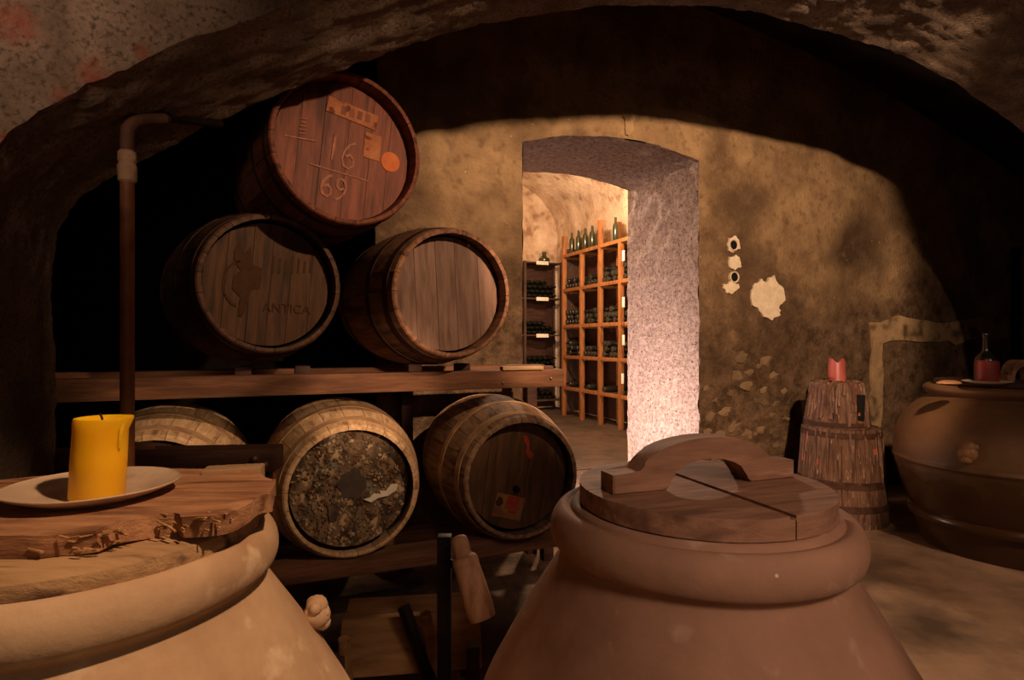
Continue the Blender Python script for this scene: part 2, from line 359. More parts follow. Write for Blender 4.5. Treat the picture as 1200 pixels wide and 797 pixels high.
bm = NB(); grid(bm, lambda u, v: RF(4.2, lerp(PB, 8.5, u), lerp(0, 2.92, v)), 40, 30, .02, 3); struct('wall_inner_right', bm, 'inner', angle=1.2)
bm = NB(); grid(bm, lambda u, v: RF(.57, lerp(PB, 8.5, u), lerp(0, 2.92, v)), 10, 10); struct('wall_inner_left', bm, 'inner')
bm = NB()
grid(bm, lambda u, v: RF(lerp(.57, DA, u), PB, lerp(0, 3.9, v)), 8, 20); grid(bm, lambda u, v: RF(lerp(DB, 4.2, u), PB, lerp(0, 3.9, v)), 8, 20)
grid(bm, lambda u, v: RF(lerp(DA, DB, u), PB, lerp(soffit(lerp(DA, DB, u)), 3.9, v)), 12, 12); struct('wall_inner_front', bm, 'inner')
# barrel room: left wall and vault
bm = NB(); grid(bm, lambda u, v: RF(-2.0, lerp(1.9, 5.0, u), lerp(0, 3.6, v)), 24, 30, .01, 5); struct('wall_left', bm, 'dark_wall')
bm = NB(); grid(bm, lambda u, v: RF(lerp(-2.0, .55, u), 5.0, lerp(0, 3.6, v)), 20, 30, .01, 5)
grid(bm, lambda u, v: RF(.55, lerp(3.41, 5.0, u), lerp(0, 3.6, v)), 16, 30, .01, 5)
struct('wall_added_recess', bm, 'dark_wall')  # recess added so the area behind the barrels stays dark
bm = NB(); grid(bm, lambda u, v: RF(lerp(-2.0, .56, u), lerp(3.4, 5.0, v), 0), 8, 8); struct('floor_added_recess', bm, 'floor')
bm = NB(); grid(bm, lambda u, v: RF(lerp(-2.0, .56, u), lerp(3.4, 5.0, v), 3.3), 8, 8); struct('ceiling_added_recess', bm, 'dark_wall')
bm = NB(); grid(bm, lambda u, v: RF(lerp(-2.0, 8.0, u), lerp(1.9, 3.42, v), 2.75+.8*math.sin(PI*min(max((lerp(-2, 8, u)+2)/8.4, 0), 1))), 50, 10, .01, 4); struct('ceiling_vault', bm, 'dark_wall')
bm = NB(); grid(bm, lambda u, v: RF(7.6, lerp(-3.4, 3.42, u), lerp(0, 3.6, v)), 10, 10); struct('wall_right', bm, 'wall')
# foreground arch: a thick wall pierced by a low segmental arch
AF, AB = 1.54, 2.10
arch_pts = smooth_prof([(-.58, 0), (-.58, .5), (-.58, 1.0), (-.585, 1.38), (-.555, 1.545), (-.463, 1.664), (-.19, 1.864), (.267, 2.145), (.647, 2.336), (1.0, 2.47), (1.42, 2.59), (1.92, 2.676),
                        (2.43, 2.69), (3.16, 2.644), (4.05, 2.40), (4.65, 2.05), (5.0, 1.6), (5.1, 1.0), (5.1, .5), (5.1, 0)], 17)
bm = NB()
nA = len(arch_pts)-1
def ap(t):
    k = min(int(t*nA+1e-6), nA); return arch_pts[k]
grid(bm, lambda u, v: RF(ap(u)[0], lerp(AF, AB, v), ap(u)[1]), nA, 34, 'arch')
TOPZ = 3.5
def face(b):
    def fn(u, v):
        a, z = ap(u)
        if z < 1.46 and a < 1: ta, tz = -2.6, z
        elif z < 1.46: ta, tz = 7.6, z
        else:
            ta, tz = a + (a-2.2)*.25, TOPZ
            if a < -.1: ta = lerp(-2.6, ta, min(1, (z-1.46)/.45)); tz = lerp(1.46, TOPZ, min(1, (z-1.46)/.22))
        return RF(lerp(a, ta, v), b, lerp(z, tz, v))
    return fn
grid(bm, face(AF), nA, 52, 'arch')
grid(bm, face(AB), nA, 12, 'arch')
bmesh.ops.remove_doubles(bm, verts=bm.verts[:], dist=.001)
struct('wall_arch', bm, 'arch', angle=1.3)
# the front room behind the camera
bm = NB(); grid(bm, lambda u, v: RF(-2.6, lerp(-3.4, 1.6, u), lerp(0, 3.5, v)), 10, 10); struct('wall_front_left', bm, 'wall')
bm = NB(); grid(bm, lambda u, v: RF(lerp(-2.6, 7.6, u), -3.4, lerp(0, 3.5, v)), 10, 10); struct('wall_front', bm, 'wall')
bm = NB(); grid(bm, lambda u, v: RF(lerp(-2.6, 7.6, u), lerp(-3.4, 1.6, v), 3.5), 10, 10); struct('ceiling', bm, 'arch')

# things in and on the back wall (pieces of the wall itself)
def onwall(x, y, off=0):                 # where the photo's ray meets the back wall
    k = (x-600)/700; d = (WB-off)/(.927184-.374607*k); return Vector((k*d, d, 1.2-(y-398.5)/700*d))
def wall_slab(name, pix, m, th=.02, jag=.0):
    bm = NB(); c = onwall(*pix[0])
    pts = []
    n = len(pix)
    for i in range(n):
        p = onwall(*pix[i]); q = onwall(*pix[(i+1) % n])
        for k in range(4):
            r = p.lerp(q, k/4) - c
            u = r.x*.927184 + r.y*.374607
            pts.append((u + jag*noise.noise(Vector((u*40, r.z*40, 2))), r.z + jag*noise.noise(Vector((u*40, r.z*40, 8)))))
    prism(bm, pts, -.02, th)
    for v in bm.verts: v.co = Vector((v.co.x, -v.co.z, v.co.y))
    return obj(name, bm, m, wall_back, c, (0, 0, YAW))
wall_slab('plaster_patch', [(883, 332), (890, 328), (896, 331), (906, 323), (908, 331), (916, 338), (919, 352), (912, 356), (913, 370), (903, 374), (893, 371), (887, 363), (879, 356), (879, 340)], 'patch', .016, .02)
wall_slab('plaster_patch', [(853, 301), (859, 299), (866, 303), (868, 312), (860, 317), (853, 312)], 'patch', .014, .02)
wall_slab('plaster_patch', [(846, 333), (856, 330), (866, 335), (857, 344), (849, 342)], 'patch', .014, .02)
wall_slab('plaster_patch', [(853, 279), (859, 276), (864, 281), (866, 291), (859, 297), (852, 291)], 'patch', .012, .02)
wall_slab('plaster_patch', [(728, 131), (738, 129), (742, 139), (740, 156), (732, 158), (731, 144)], 'band', .016, .02)
wall_slab('plaster_band', [(1018, 378), (1060, 372), (1110, 377), (1180, 371), (1180, 396), (1120, 402), (1075, 400), (1032, 402), (1033, 470), (1030, 505), (1019, 505), (1020, 440)], 'band', .014, .05)
wall_slab('plaster_band', [(1192, 292), (1240, 288), (1240, 330), (1192, 336)], 'band', .014, .03)
wall_slab('plaster_band', [(1191, 374), (1240, 370), (1240, 402), (1191, 404)], 'band', .014, .04)
for (x, y) in ((858, 287.5), (859, 325)):
    bm = NB(); lathe(bm, [(.024, 0), (.03, .012), (.036, .022), (.041, .02), (.043, -.02)], 20)
    for v in bm.verts: v.co = Vector((v.co.x, -v.co.z, v.co.y))
    o = obj('junction_box', bm, 'patch', wall_back, onwall(x, y), (0, 0, YAW))
    bm = NB(); lathe(bm, [(.0005, .012), (.03, .013), (.036, .02)], 20, cap0=True)
    for v in bm.verts: v.co = Vector((v.co.x, -v.co.z, v.co.y))
    obj('socket_shade', bm, 'dark', o)  # black disc painted as the shade inside the box
# rubble showing through the plaster low on the wall, each stone a piece
stone_me = []
for k in range(5):
    bm = NB(); bmesh.ops.create_icosphere(bm, subdivisions=2, radius=1)
    for v in bm.verts:
        v.co = v.co*(1 + .75*noise.noise(v.co*1.9 + Vector((k*7, 0, 0)))); v.co.y *= .5
    me = bpy.data.meshes.new('stone'); bm.to_mesh(me); bm.free(); me.materials.append(M['stone']); stone_me.append(me)
spts = [(868, 418, 1.7), (892, 425, 1.9), (906, 440, 1.2), (862, 440, 1.5), (875, 452, 1.5), (894, 456, 1.1), (891, 470, 2.0), (908, 472, 1.1), (838, 470, 1.2), (849, 482, 1.4), (832, 487, 1.3), (901, 487, 1.2), (860, 500, 1.7),
        (874, 508, 1.5), (842, 510, 1.6), (829, 505, 1.1), (888, 505, 1.4), (905, 505, 1.0), (870, 522, 1.5), (890, 524, 1.5), (852, 525, 1.3), (833, 526, 1.4), (910, 522, 1.1), (838, 543, 1.4), (862, 545, 1.6), (886, 545, 1.5), (905, 540, 1.3), (818+10, 455, 1), (855, 460, 1.0), (878, 436, 1.1), (918, 458, 1.0), (920, 490, 1.1)]
for i, (x, y, s) in enumerate(spts):
    o = link('stone', stone_me[i % 5], wall_back, onwall(x, y, -.006), (random.uniform(-.1, .1), random.uniform(-.5, .5), YAW))
    s *= .027; o.scale = (s*1.35, s*.9, s*.85)

# ------------------------------------------------------------------ barrels
stave_cache = {}
def stave_mesh(hr, br, L, N, m):
    key = (hr, br, L, N, m)
    if key in stave_cache: return stave_cache[key]
    bm = NB(); ny = 12; cs = 3
    half = PI/N - .0009/hr
    rows = []
    ys = [0, .006] + [lerp(.006, L-.006, k/ny) for k in range(1, ny)] + [L-.006, L]
    for y in ys:
        t = y/L; r = hr + (br-hr)*(1-(2*t-1)**2)
        th = .030
        ch = .005 if y in (0, L) else 0
        if y < .05: th = .030 - .012*(1-y/.05)
        ring = [bm.verts.new(((r-ch)*math.sin(a), y, (r-ch)*math.cos(a))) for a in [lerp(-half, half, k/cs) for k in range(cs+1)]]
        ri = r - th
        ring += [bm.verts.new((ri*math.sin(a), y, ri*math.cos(a))) for a in [lerp(half, -half, k/2) for k in range(3)]]
        rows.append(ring)
    n = len(rows[0])
    for a, b in zip(rows, rows[1:]):
        for k in range(n):
            j = (k+1) % n
            bm.faces.new((a[k], a[j], b[j], b[k]))
    bm.faces.new(rows[0]); bm.faces.new(rows[-1][::-1])
    bmesh.ops.recalc_face_normals(bm, faces=bm.faces[:])
    me = bpy.data.meshes.new('stave'); bm.to_mesh(me); bm.free()
    me.polygons.foreach_set('use_smooth', [True]*len(me.polygons)); me.set_sharp_from_angle(angle=.5)
    me.materials.append(M[m]); stave_cache[key] = me
    return me
HY = .060
def barrel(label, center, yaw, hr, br, L, sm, hm, hoopm, roll=0, cuts=6, N=22):
    t = thing('wine_barrel', label, 'barrel', (center.x, center.y, center.z-hr), rad(yaw), 'wine barrels stacked on the wooden rack')
    me = stave_mesh(hr, br, L, N, sm)
    for i in range(N): link('stave', me, t, (0, 0, hr), (0, 2*PI*i/N + roll, 0))
    for s in (.075, .27, .73, .925):
        bm = NB(); wdt = .034
        def rr(y): return hr + (br-hr)*(1-(2*y/L-1)**2)
        y0 = s*L-wdt/2; y1 = s*L+wdt/2
        lathe(bm, [(rr(y0)-.004, y0), (rr(y0)+.0022, y0), (rr(s*L)+.0026, s*L), (rr(y1)+.0022, y1), (rr(y1)-.004, y1)], 66)
        for v in bm.verts: v.co = Vector((v.co.x, v.co.z, v.co.y))
        obj('hoop', bm, hoopm, t, (0, 0, hr))
    R = hr - .0265
    edges = [-R] + [R*(-1+2*k/cuts) + random.uniform(-.012, .012) for k in range(1, cuts)] + [R]
    for k in range(cuts):
        x0 = edges[k]+.0006; x1 = edges[k+1]-.0006
        x0 = max(x0, -R+.004); x1 = min(x1, R-.004)
        pts = []
        for q in range(9):
            x = lerp(x0, x1, q/8); pts.append((x, -math.sqrt(max(R*R-x*x, 0))))
        for q in range(9):
            x = lerp(x1, x0, q/8); pts.append((x, math.sqrt(max(R*R-x*x, 0))))
        bm = NB(); d = random.uniform(-.0012, .0012); prism(bm, pts, -HY-.02+d, -HY+d, bev=.001)
        for v in bm.verts: v.co = Vector((v.co.x, -v.co.z, v.co.y))
        obj('head_board', bm, hm, t, (0, 0, hr), (0, roll*.0+HR, 0), angle=.4)
    bm = NB(); lathe(bm, [(.001, L-.06), (R, L-.06), (R, L-.045), (.001, L-.045)], 32)
    for v in bm.verts: v.co = Vector((v.co.x, v.co.z, v.co.y))
    obj('rear_head', bm, hm, t, (0, 0, hr))
    t['hr'] = hr
    del t['hr']
    return t
def on_head(t, hr, name, pts, m, th=.002, off=0, stuff=False):
    bm = NB(); prism(bm, pts, 0, th)
    for v in bm.verts: v.co = Vector((v.co.x, -v.co.z, v.co.y))
    if t.type == 'MESH': return obj(name, bm, m, t)
    return obj(name, bm, m, t, (0, HY-.0014-off, hr), (0, HR, 0))
def lettering(t, hr, txt, size, x, z, m, rot=0, name='lettering'):
    cu = bpy.data.curves.new('txt', 'FONT'); cu.body = txt; cu.size = size; cu.align_x = 'CENTER'; cu.align_y = 'CENTER'; cu.extrude = .0008; cu.resolution_u = 3
    tmp = bpy.data.objects.new('txt', cu); C.objects.link(tmp)
    dg = bpy.context.evaluated_depsgraph_get(); me = bpy.data.meshes.new_from_object(tmp.evaluated_get(dg))
    bpy.data.objects.remove(tmp); bpy.data.curves.remove(cu)
    me.transform(Matrix.Translation((x, 0, z)) @ Matrix.Rotation(PI/2, 4, 'X') @ Matrix.Rotation(rot, 4, 'Z'))
    me.materials.clear(); me.materials.append(M[m])
    return link(name, me, t, (0, HY-.0035, hr), (0, HR, 0))
def rect(x0, z0, x1, z1, r=0):
    c = Vector(((x0+x1)/2, (z0+z1)/2)); w2 = (x1-x0)/2; h2 = (z1-z0)/2
    return [(c.x+sx*w2*math.cos(r)-sz*h2*math.sin(r), c.y+sx*w2*math.sin(r)+sz*h2*math.cos(r)) for sx, sz in ((-1, -1), (1, -1), (1, 1), (-1, 1))]
def disc(x, z, r, n=18): return [(x+r*math.cos(2*PI*k/n), z+r*math.sin(2*PI*k/n)) for k in range(n)]

HR = rad(6)
cT = px(410, 173, 2.25)
bT = barrel('reddish wine barrel on top of the stack with chalk figures on its head', cT, 34, .289, .308, .80, 'stave_red', 'head_red', 'hoop', .05, 6)
on_head(bT, .289, 'stencil_panel', rect(-.085, .125, .115, .185, rad(-5)), 'stencil', .003)
on_head(bT, .289, 'round_seal', disc(.185, .01, .040), 'seal', .003)
on_head(bT, .289, 'faded_panel', rect(.072, .0, .14, .10, 0), 'stencil', .0022)
on_head(bT, .289, 'chalk_line', rect(-.125, -.088, .105, -.083, rad(-2)), 'chalk', .002)
on_head(bT, .289, 'chalk_line', rect(-.225, .0, -.11, .005, rad(6)), 'chalk', .002)
def stroke(t, hr, name, pts, wd, m):      # a hand-drawn chalk stroke on the barrel head
    P = [Vector(p) for p in pts]; L_, R_ = [], []
    for i, p in enumerate(P):
        d = (P[min(i+1, len(P)-1)]-P[max(i-1, 0)]).normalized(); nn = Vector((-d.y, d.x))*wd*random.uniform(.3, .6)
        L_.append(p+nn); R_.append(p-nn)
    on_head(t, hr, name, [tuple(q) for q in L_ + R_[::-1]], m, .0022)
def digit(t, hr, ch, cx, cz, h):
    if ch == '1': pts = [(-.01, .42), (.03, .5), (.02, .1), (-.02, -.5)]
    else:
        pts = [(.22, .5), (.02, .38), (-.16, .12), (-.22, -.18), (-.14, -.42), (.04, -.5), (.2, -.36), (.2, -.12), (.05, .02), (-.12, -.08)]
        if ch == '9': pts = [(-x, -z) for x, z in pts]
    stroke(t, hr, 'chalk_digit', [(cx+x*h, cz+z*h) for x, z in pts], .011, 'chalk')
digit(bT, .289, '1', -.045, .005, .10); digit(bT, .289, '6', .015, -.01, .105); digit(bT, .289, '6', -.055, -.145, .085); digit(bT, .289, '9', .0, -.15, .085)
for q in range(5): on_head(bT, .289, 'chalk_tick', rect(-.175, .02+q*.014, -.15, .024+q*.014, rad(8)), 'chalk', .002)
for q in range(4): on_head(bT, .289, 'stencil_mark', rect(-.03+q*.032, .14, -.012+q*.032, .172, rad(-5+8*(q % 2))), 'head_red', .0045)
HR = rad(5)
cML = px(320, 332.5, 2.26)
bML = barrel('dark brown wine barrel with faded black stencil, left of the upper row', cML, 37, .262, .312, .80, 'stave_dark', 'head_dark', 'hoop', .11, 6)
# faded emblem of a standing figure and worn lettering bars, as they read on the head
on_head(bML, .262, 'stencil_emblem', [(-.135, .11), (-.115, .145), (-.095, .105), (-.075, .14), (-.07, .07), (-.03, .06), (-.03, -.02), (-.06, -.03), (-.07, -.09), (-.085, -.135), (-.10, -.13), (-.098, -.06), (-.13, -.03), (-.125, .02), (-.105, .04), (-.13, .07)], 'ink', .0012)
ring = [(-.098+.067*math.cos(PI*(.55+.9*k/10)), -.01+.09*math.sin(PI*(.55+.9*k/10))) for k in range(11)]
on_head(bML, .262, 'stencil_emblem', ring + [(-.098+.059*math.cos(PI*(1.45-.9*k/10)), -.01+.08*math.sin(PI*(1.45-.9*k/10))) for k in range(11)], 'ink', .0012)
for q in range(7): on_head(bML, .262, 'stencil_stroke', rect(.005+q*.024, .045+q*.004, .014+q*.024, .115+q*.004-.01*(q % 3)), 'ink', .0012)
lettering(bML, .262, 'ANTICA', .05, .075, -.085, 'ink', rad(3))
HR = rad(-3)
cMR = px(532.5, 343.5, 2.43)
bMR = barrel('grey-headed wine barrel with a pale rim, right of the upper row', cMR, 31, .262, .305, .80, 'stave_tan', 'head_grey', 'hoop', .0, 5)
cBL = px(414, 576, 2.37)
HR = rad(10)
bBL = barrel('pale dusty wine barrel whose head is crusted with old wax', cBL, 24, .262, .335, .80, 'stave_pale', 'head_crust', 'hoop_dust', .07, 5)
cBR = px(612.5, 561, 2.56)
HR = rad(7)
bBR = barrel('brown wine barrel with a paper label low on its head, right of the bottom row', cBR, 20, .258, .325, .80, 'stave_grey', 'head_brown', 'hoop_dust', .13, 5)
lb = on_head(bBR, .258, 'paper_label', rect(-.095, -.185, .04, -.085, rad(-9)), 'label_b', .003)
on_head(lb, .258, 'label_print', rect(-.042, -.145, .02, -.090, rad(-9)), 'red_mark', .0045)
on_head(lb, .258, 'label_print', [(-.09, -.115), (-.075, -.09), (-.06, -.10), (-.055, -.12), (-.07, -.135), (-.085, -.13)], 'ink', .0045)
on_head(lb, .258, 'label_print', rect(-.03, -.165, .01, -.150, rad(-9)), 'red_mark', .0045)
on_head(bBR, .258, 'red_chalk_mark', [(.0, .175), (.02, .178), (.038, .15), (.04, .12), (.06, .10), (.055, .075), (.04, .08), (.022, .105), (.025, .135), (.008, .15)], 'red_mark', .0015)
bm = NB(); lathe(bm, [(.001, .03), (.012, .03), (.014, 0)], 10)
for v in bm.verts: v.co = Vector((v.co.x, -v.co.z, v.co.y))
obj('spigot', bm, 'iron', bBR, (-.01, HY, .258-.055))
HR = 0
cTL = Vector((-1.28, 2.12, .60))
bTL = barrel('pale dusty wine barrel at the left, mostly hidden behind the bolted dark beam', cTL, 22, .262, .33, .80, 'stave_pale', 'head_brown', 'hoop_dust', .03, 5)
# lumps of old wax over the head of the pale barrel
bm = NB()
for k in range(620):
    r = .23*math.sqrt(random.random()); a = random.uniform(0, 2*PI)
    if random.random() < .35 and r < .09: continue
    s = random.uniform(.0025, .008)
    v = bmesh.ops.create_icosphere(bm, subdivisions=1, radius=1)['verts']
    bmesh.ops.scale(bm, vec=(s*random.uniform(.8, 1.6), .004+s*.3, s*random.uniform(.8, 1.5)), verts=v)
    bmesh.ops.translate(bm, vec=(r*math.cos(a), -.001, r*math.sin(a)), verts=v)
o = obj('wax_crust', bm, 'crust', bBL, (0, HY, .262)); o['kind'] = 'stuff'
on_head(bBL, .262, 'wax_patch', [(.005+.055*math.cos(q*PI/9)*(1+.15*math.sin(q*2.3)), .015+.06*math.sin(q*PI/9)*(1+.15*math.cos(q*1.7))) for q in range(18)], 'wax_dark', .005)
on_head(bBL, .262, 'paper_scrap', [(.05, -.05), (.075, -.045), (.09, -.03), (.12, -.035), (.115, -.02), (.14, -.025), (.16, .0), (.19, .0), (.185, -.025), (.15, -.045), (.11, -.05), (.08, -.065)], 'label_p', .008)
on_head(bBL, .262, 'paper_scrap', [(-.09, -.06), (-.055, -.05), (-.045, -.085), (-.06, -.13), (-.085, -.12)], 'stud', .006)

# ------------------------------------------------------------------ the wooden rack under the barrels
rk = thing('barrel_rack', 'heavy wooden beam rack carrying the stacked wine barrels', 'rack', RF(.4, 2.5, 0), YAW)
def rbox(name, a0, a1, b0, b1, z0, z1, m, par=rk, org=(.4, 2.5), bev=.006):
    bm = NB(); box(bm, ((a0+a1)/2-org[0], (b0+b1)/2-org[1], (z0+z1)/2), (a1-a0, b1-b0, z1-z0), bev=bev)
    return obj(name, bm, m, par)
rbox('rail', -.95, 1.26, 2.47, 2.55, .985, 1.065, 'beam'); rbox('rail', -.95, 1.40, 2.98, 3.06, .985, 1.065, 'beam')
rbox('rail', -.95, 1.45, 2.45, 2.53, .255, .335, 'beam'); rbox('rail', -.95, 1.45, 2.92, 3.00, .18, .26, 'beam')
for a in (-.92, 1.40):
    rbox('post', a-.03, a+.03, 2.47, 2.53, 0, .255, 'dark_beam'); rbox('post', a-.03, a+.03, 2.93, 2.99, 0, .18, 'dark_beam')
for a in (-.90, .655, 1.36):
    rbox('post', a-.03, a+.03, 3.06, 3.12, .0, 1.06, 'dark_beam')
rbox('post', -.95, -.89, 2.55, 2.61, .335, .985, 'dark_beam')
rbox('cross_beam', -.95, -.89, 2.55, 2.98, .99, 1.06, 'dark_beam'); rbox('cross_beam', .62, .69, 2.55, 2.98, .985, 1.03, 'dark_beam'); rbox('cross_beam', 1.17, 1.23, 2.55, 2.98, .985, 1.03, 'dark_beam')
for a in (-.10, .12, .58, .80):
    rbox('wedge', a-.03, a+.03, 2.55, 2.62, 1.0, 1.095, 'dark_beam')
rbox('slat', .95, 1.15, 2.46, 2.50, 1.0645, 1.083, 'beam_pale'); rbox('slat', 1.03, 1.22, 2.50, 2.54, 1.0645, 1.080, 'beam')
for (a, z) in ((.955, 1.01), (1.19, 1.025)):
    bm = NB(); lathe(bm, [(.001, .006), (.006, .004), (.008, 0)], 10)
    for v in bm.verts: v.co = Vector((v.co.x, -v.co.z, v.co.y))
    obj('nail', bm, 'stud', rk, (a-.4, 2.468-2.5, z))

# dark bolted beam of an old press in front of the left barrel
bp = thing('press_beam', 'dark wooden press beam with iron bolts behind the yellow candle', 'press', (-1.115, 1.83, -.028), rad(6))
bm = NB(); box(bm, (0, 0, .86), (.78, .10, .072), bev=.008); obj('beam', bm, 'dark_beam', bp)
bm = NB(); box(bm, (.05, .0, .785), (.62, .08, .05), bev=.006); obj('lower_beam', bm, 'dark_beam', bp)
bm = NB(); box(bm, (-.25, .03, .395), (.07, .07, .73), bev=.005); obj('post', bm, 'dark_beam', bp)
bm = NB(); box(bm, (.12, .03, .395), (.07, .07, .73), bev=.005); obj('post', bm, 'dark_beam', bp)
bm = NB(); prism(bm, [(-.12, -.02), (.03, -.02), (.0, .02), (-.10, .02)], .896, .914); obj('wedge', bm, 'beam', bp)
for (x, z) in ((-.13, .862), (.15, .835), (.22, .845), (.33, .868), (.36, .85), (.25, .79), (.05, .795), (-.05, .79)):
    bm = NB(); lathe(bm, [(.001, .012), (.008, .009), (.011, 0)], 12)
    for v in bm.verts: v.co = Vector((v.co.x, -v.co.z, v.co.y))
    obj('bolt', bm, 'stud', bp, (x, -.049 if z > .82 else -.039, z))

# ------------------------------------------------------------------ vertical pipe at the left of the arch
pp = thing('iron_pipe', 'brown painted vertical pipe rising to the left side of the arch', 'pipe', (-.966, 1.50, 0))
bm = NB(); tube(bm, [(0, 0, 0), (0, 0, .6), (0, 0, 1.2), (0, 0, 1.60)], .0165, 16); obj('pipe_run', bm, 'pipe', pp)
bm = NB(); lathe(bm, [(.016, 1.595), (.022, 1.60), (.023, 1.635), (.019, 1.645), (.022, 1.65), (.021, 1.67), (.017, 1.675)], 16, wob=.15); obj('coupling', bm, 'pipe_joint', pp)
bm = NB(); tube(bm, [(0, 0, 1.66), (0, 0, 1.70), (0, .002, 1.73), (.006, .012, 1.752), (.018, .035, 1.768), (.045, .085, 1.787)], [.017, .0165, .016, .016, .0155, .014], 14); obj('elbow', bm, 'pipe_dark', pp)
bm = NB(); q = RF(-.31, 1.80, 1.79)-Vector((-.966, 1.5, 0)); q2 = RF(-.15, 2.10, 1.885)-Vector((-.966, 1.5, 0))
tube(bm, [(.045, .085, 1.787), q.lerp(q2, .3), q.lerp(q2, .65), q2], .014, 12); obj('dark_bar', bm, 'iron', pp)  # thin dark bar from the elbow back along the arch
# dark pipe on the far right of the back wall
bm = NB(); tube(bm, [(0, 0, 0), (0, 0, 1.0), (0, 0, 2.05)], .03, 14)
o = obj('drain_pipe', bm, 'iron', loc=RF(6.34, 3.345, 0)); tag(o, 'black vertical pipe on the back wall at the far right', 'pipe')

# ------------------------------------------------------------------ the two big jars in front
JP = smooth_prof([(.205, .70), (.214, .80), (.216, .890), (.219, .900), (.228, .903), (.2345, .899), (.2385, .893), (.2445, .895), (.2525, .896), (.2625, .889), (.2715, .873), (.2735, .853), (.268, .835), (.255, .823), (.252, .812),
                  (.272, .780), (.320, .705), (.367, .625), (.408, .545), (.425, .465), (.445, .38), (.445, .30), (.42, .20), (.37, .10), (.32, .03), (.305, 0)], 5)
def jar(label, loc, m, zs=1, rs=1):
    t = thing('terracotta_jar', label, 'jar', loc)
    bm = NB(); lathe(bm, [(r*rs, z*zs) for r, z in JP], 112, cap1=True, wob=.012); obj('jar_body', bm, m, t, angle=1.2)
    return t
JR = jar('large brown terracotta jar with a wooden lid and arched handle, front right', (.343, 1.095, 0), 'terra', 1, .988)
HD = rad(19.6)
ld = thing('jar_lid', 'round two-piece brown wooden lid with arched handle on the front right jar', 'lid', (.347, 1.095, .9035), HD)
LR = .222
for s in (-1, 1):
    pts = []
    for k in range(25):
        a = lerp(-PI/2, PI/2, k/24); pts.append((s*(LR*math.cos(a)+.0) if abs(math.cos(a)) > .02 else s*.0012, LR*math.sin(a)))
    bm = NB(); prism(bm, pts if s > 0 else pts[::-1], 0, .034, bev=.005); obj('lid_board', bm, 'lid', ld, angle=.5)
bm = NB()
prof = []
n = 18
for k in range(n+1):
    a = PI*k/n
    prof.append((-.118*math.cos(a), .088*math.sin(a)))
top = [(-.195, .034)] + [(-.142, .036)] + [(-.138*math.cos(PI*k/n), .036+.052*math.sin(PI*k/n)) for k in range(1, n)] + [(.142, .036), (.195, .034)]
bot = [(.195, 0), (.0905, 0)] + [(0.090*math.cos(PI*k/n), .0+.050*math.sin(PI*k/n)) for k in range(1, n)] + [(-.0905, 0), (-.195, 0)]
prism(bm, top + bot, -.024, .024)
bmesh.ops.bevel(bm, geom=[e for e in bm.edges if abs(e.verts[0].co.z-e.verts[1].co.z) < .001], offset=.003, segments=1, affect='EDGES')
for v in bm.verts: v.co = Vector((v.co.x, -v.co.z, v.co.y+.0335))
obj('handle', bm, 'lid', ld, angle=.5)

JL = jar('large pale terracotta jar under boards and a yellow candle, front left', (-.645, .90, 0), 'terra_pale', 1.012)
def lug(parent, c, phi, r, z, m, s=1):
    bm = NB()
    for (x, y, q, sz) in ((0, 0, 0, .030), (.0, 0, .020, .024), (-.018, .006, .022, .014), (.018, .006, .022, .014), (0, -.012, -.018, .018), (-.014, -.016, .006, .009), (.014, -.016, .006, .009)):
        v = bmesh.ops.create_icosphere(bm, subdivisions=2, radius=sz*s)['verts']; bmesh.ops.translate(bm, vec=(x*s, y*s, q*s), verts=v)
    obj('lug', bm, m, parent, (r*math.cos(phi), r*math.sin(phi), z), (0, 0, phi+PI/2))
lug(JL, None, rad(27), .338, .715, 'terra_pale', .8)
bm = NB(); lathe(bm, [(.001, .897), (.20, .897), (.246, .900), (.249, .912), (.245, .926), (.23, .930), (.001, .930)], 72, wob=.03)
o = obj('jar_lid', bm, 'board2', loc=(-.645, .90, 0)); tag(o, 'dusty round wooden lid lying under the broken board on the left jar', 'lid')
bb = thing('broken_board', 'broken wooden board with splintered edge under the plate on the left jar', 'board', (-.645, .90, .931))
poly = [(-.28, -.08), (-.2, -.15), (-.06, -.165), (.06, -.165), (.125, -.150), (.145, -.10), (.175, -.068), (.205, -.10), (.245, -.105), (.272, -.05), (.275, .02), (.25, .10), (.2, .16), (.08, .22), (-.1, .22), (-.25, .12)]
bm = NB(); prism(bm, poly, 0, .028, jag=.006, sub=7)
for v in bm.verts:
    if v.co.x > .1: v.co.z -= .004*math.sin(v.co.y*60) ; v.co.z += (v.co.x-.1)*.05
obj('plank', bm, 'board', bb, angle=.5)
bm = NB()
random.seed(11)
for k in range(70):                      # splinters along the two broken edges
    if k % 2: x = random.uniform(.05, .15); y = -.158 + random.uniform(-.010, .012) + max(0, x-.12)*.9
    else: x = random.uniform(.165, .262); y = -.088 + random.uniform(-.022, .012)
    s = random.uniform(.002, .0042)
    box(bm, (x, y, random.uniform(.006, .027)+max(0, x-.1)*.05), (s*random.uniform(3, 6), s*.9, s*.5), rot=Matrix.Rotation(random.uniform(-.35, .35) + (0 if x < .15 else -.5), 3, 'Z') @ Matrix.Rotation(random.uniform(-.25, .25), 3, 'Y'))
o = obj('splinters', bm, 'board_break', bb, smooth=False); o['kind'] = 'stuff'
bm = NB(); box(bm, (0, 0, .018), (.10, .05, .034), bev=.003)
o = obj('wood_block', bm, 'beam_pale', loc=(-.512, 1.10, .9315), rot=(0, 0, .25)); tag(o, 'pale squared wood offcut behind the broken board on the left jar', 'wood')
bm = NB()
lathe(bm, smooth_prof([(.001, .004), (.05, .004), (.07, .006), (.085, .012), (.112, .020), (.116, .0225), (.114, .0185), (.09, .008), (.07, .001), (.05, 0), (.001, 0)], 3), 64)
PLX, PLY = -.640, .915
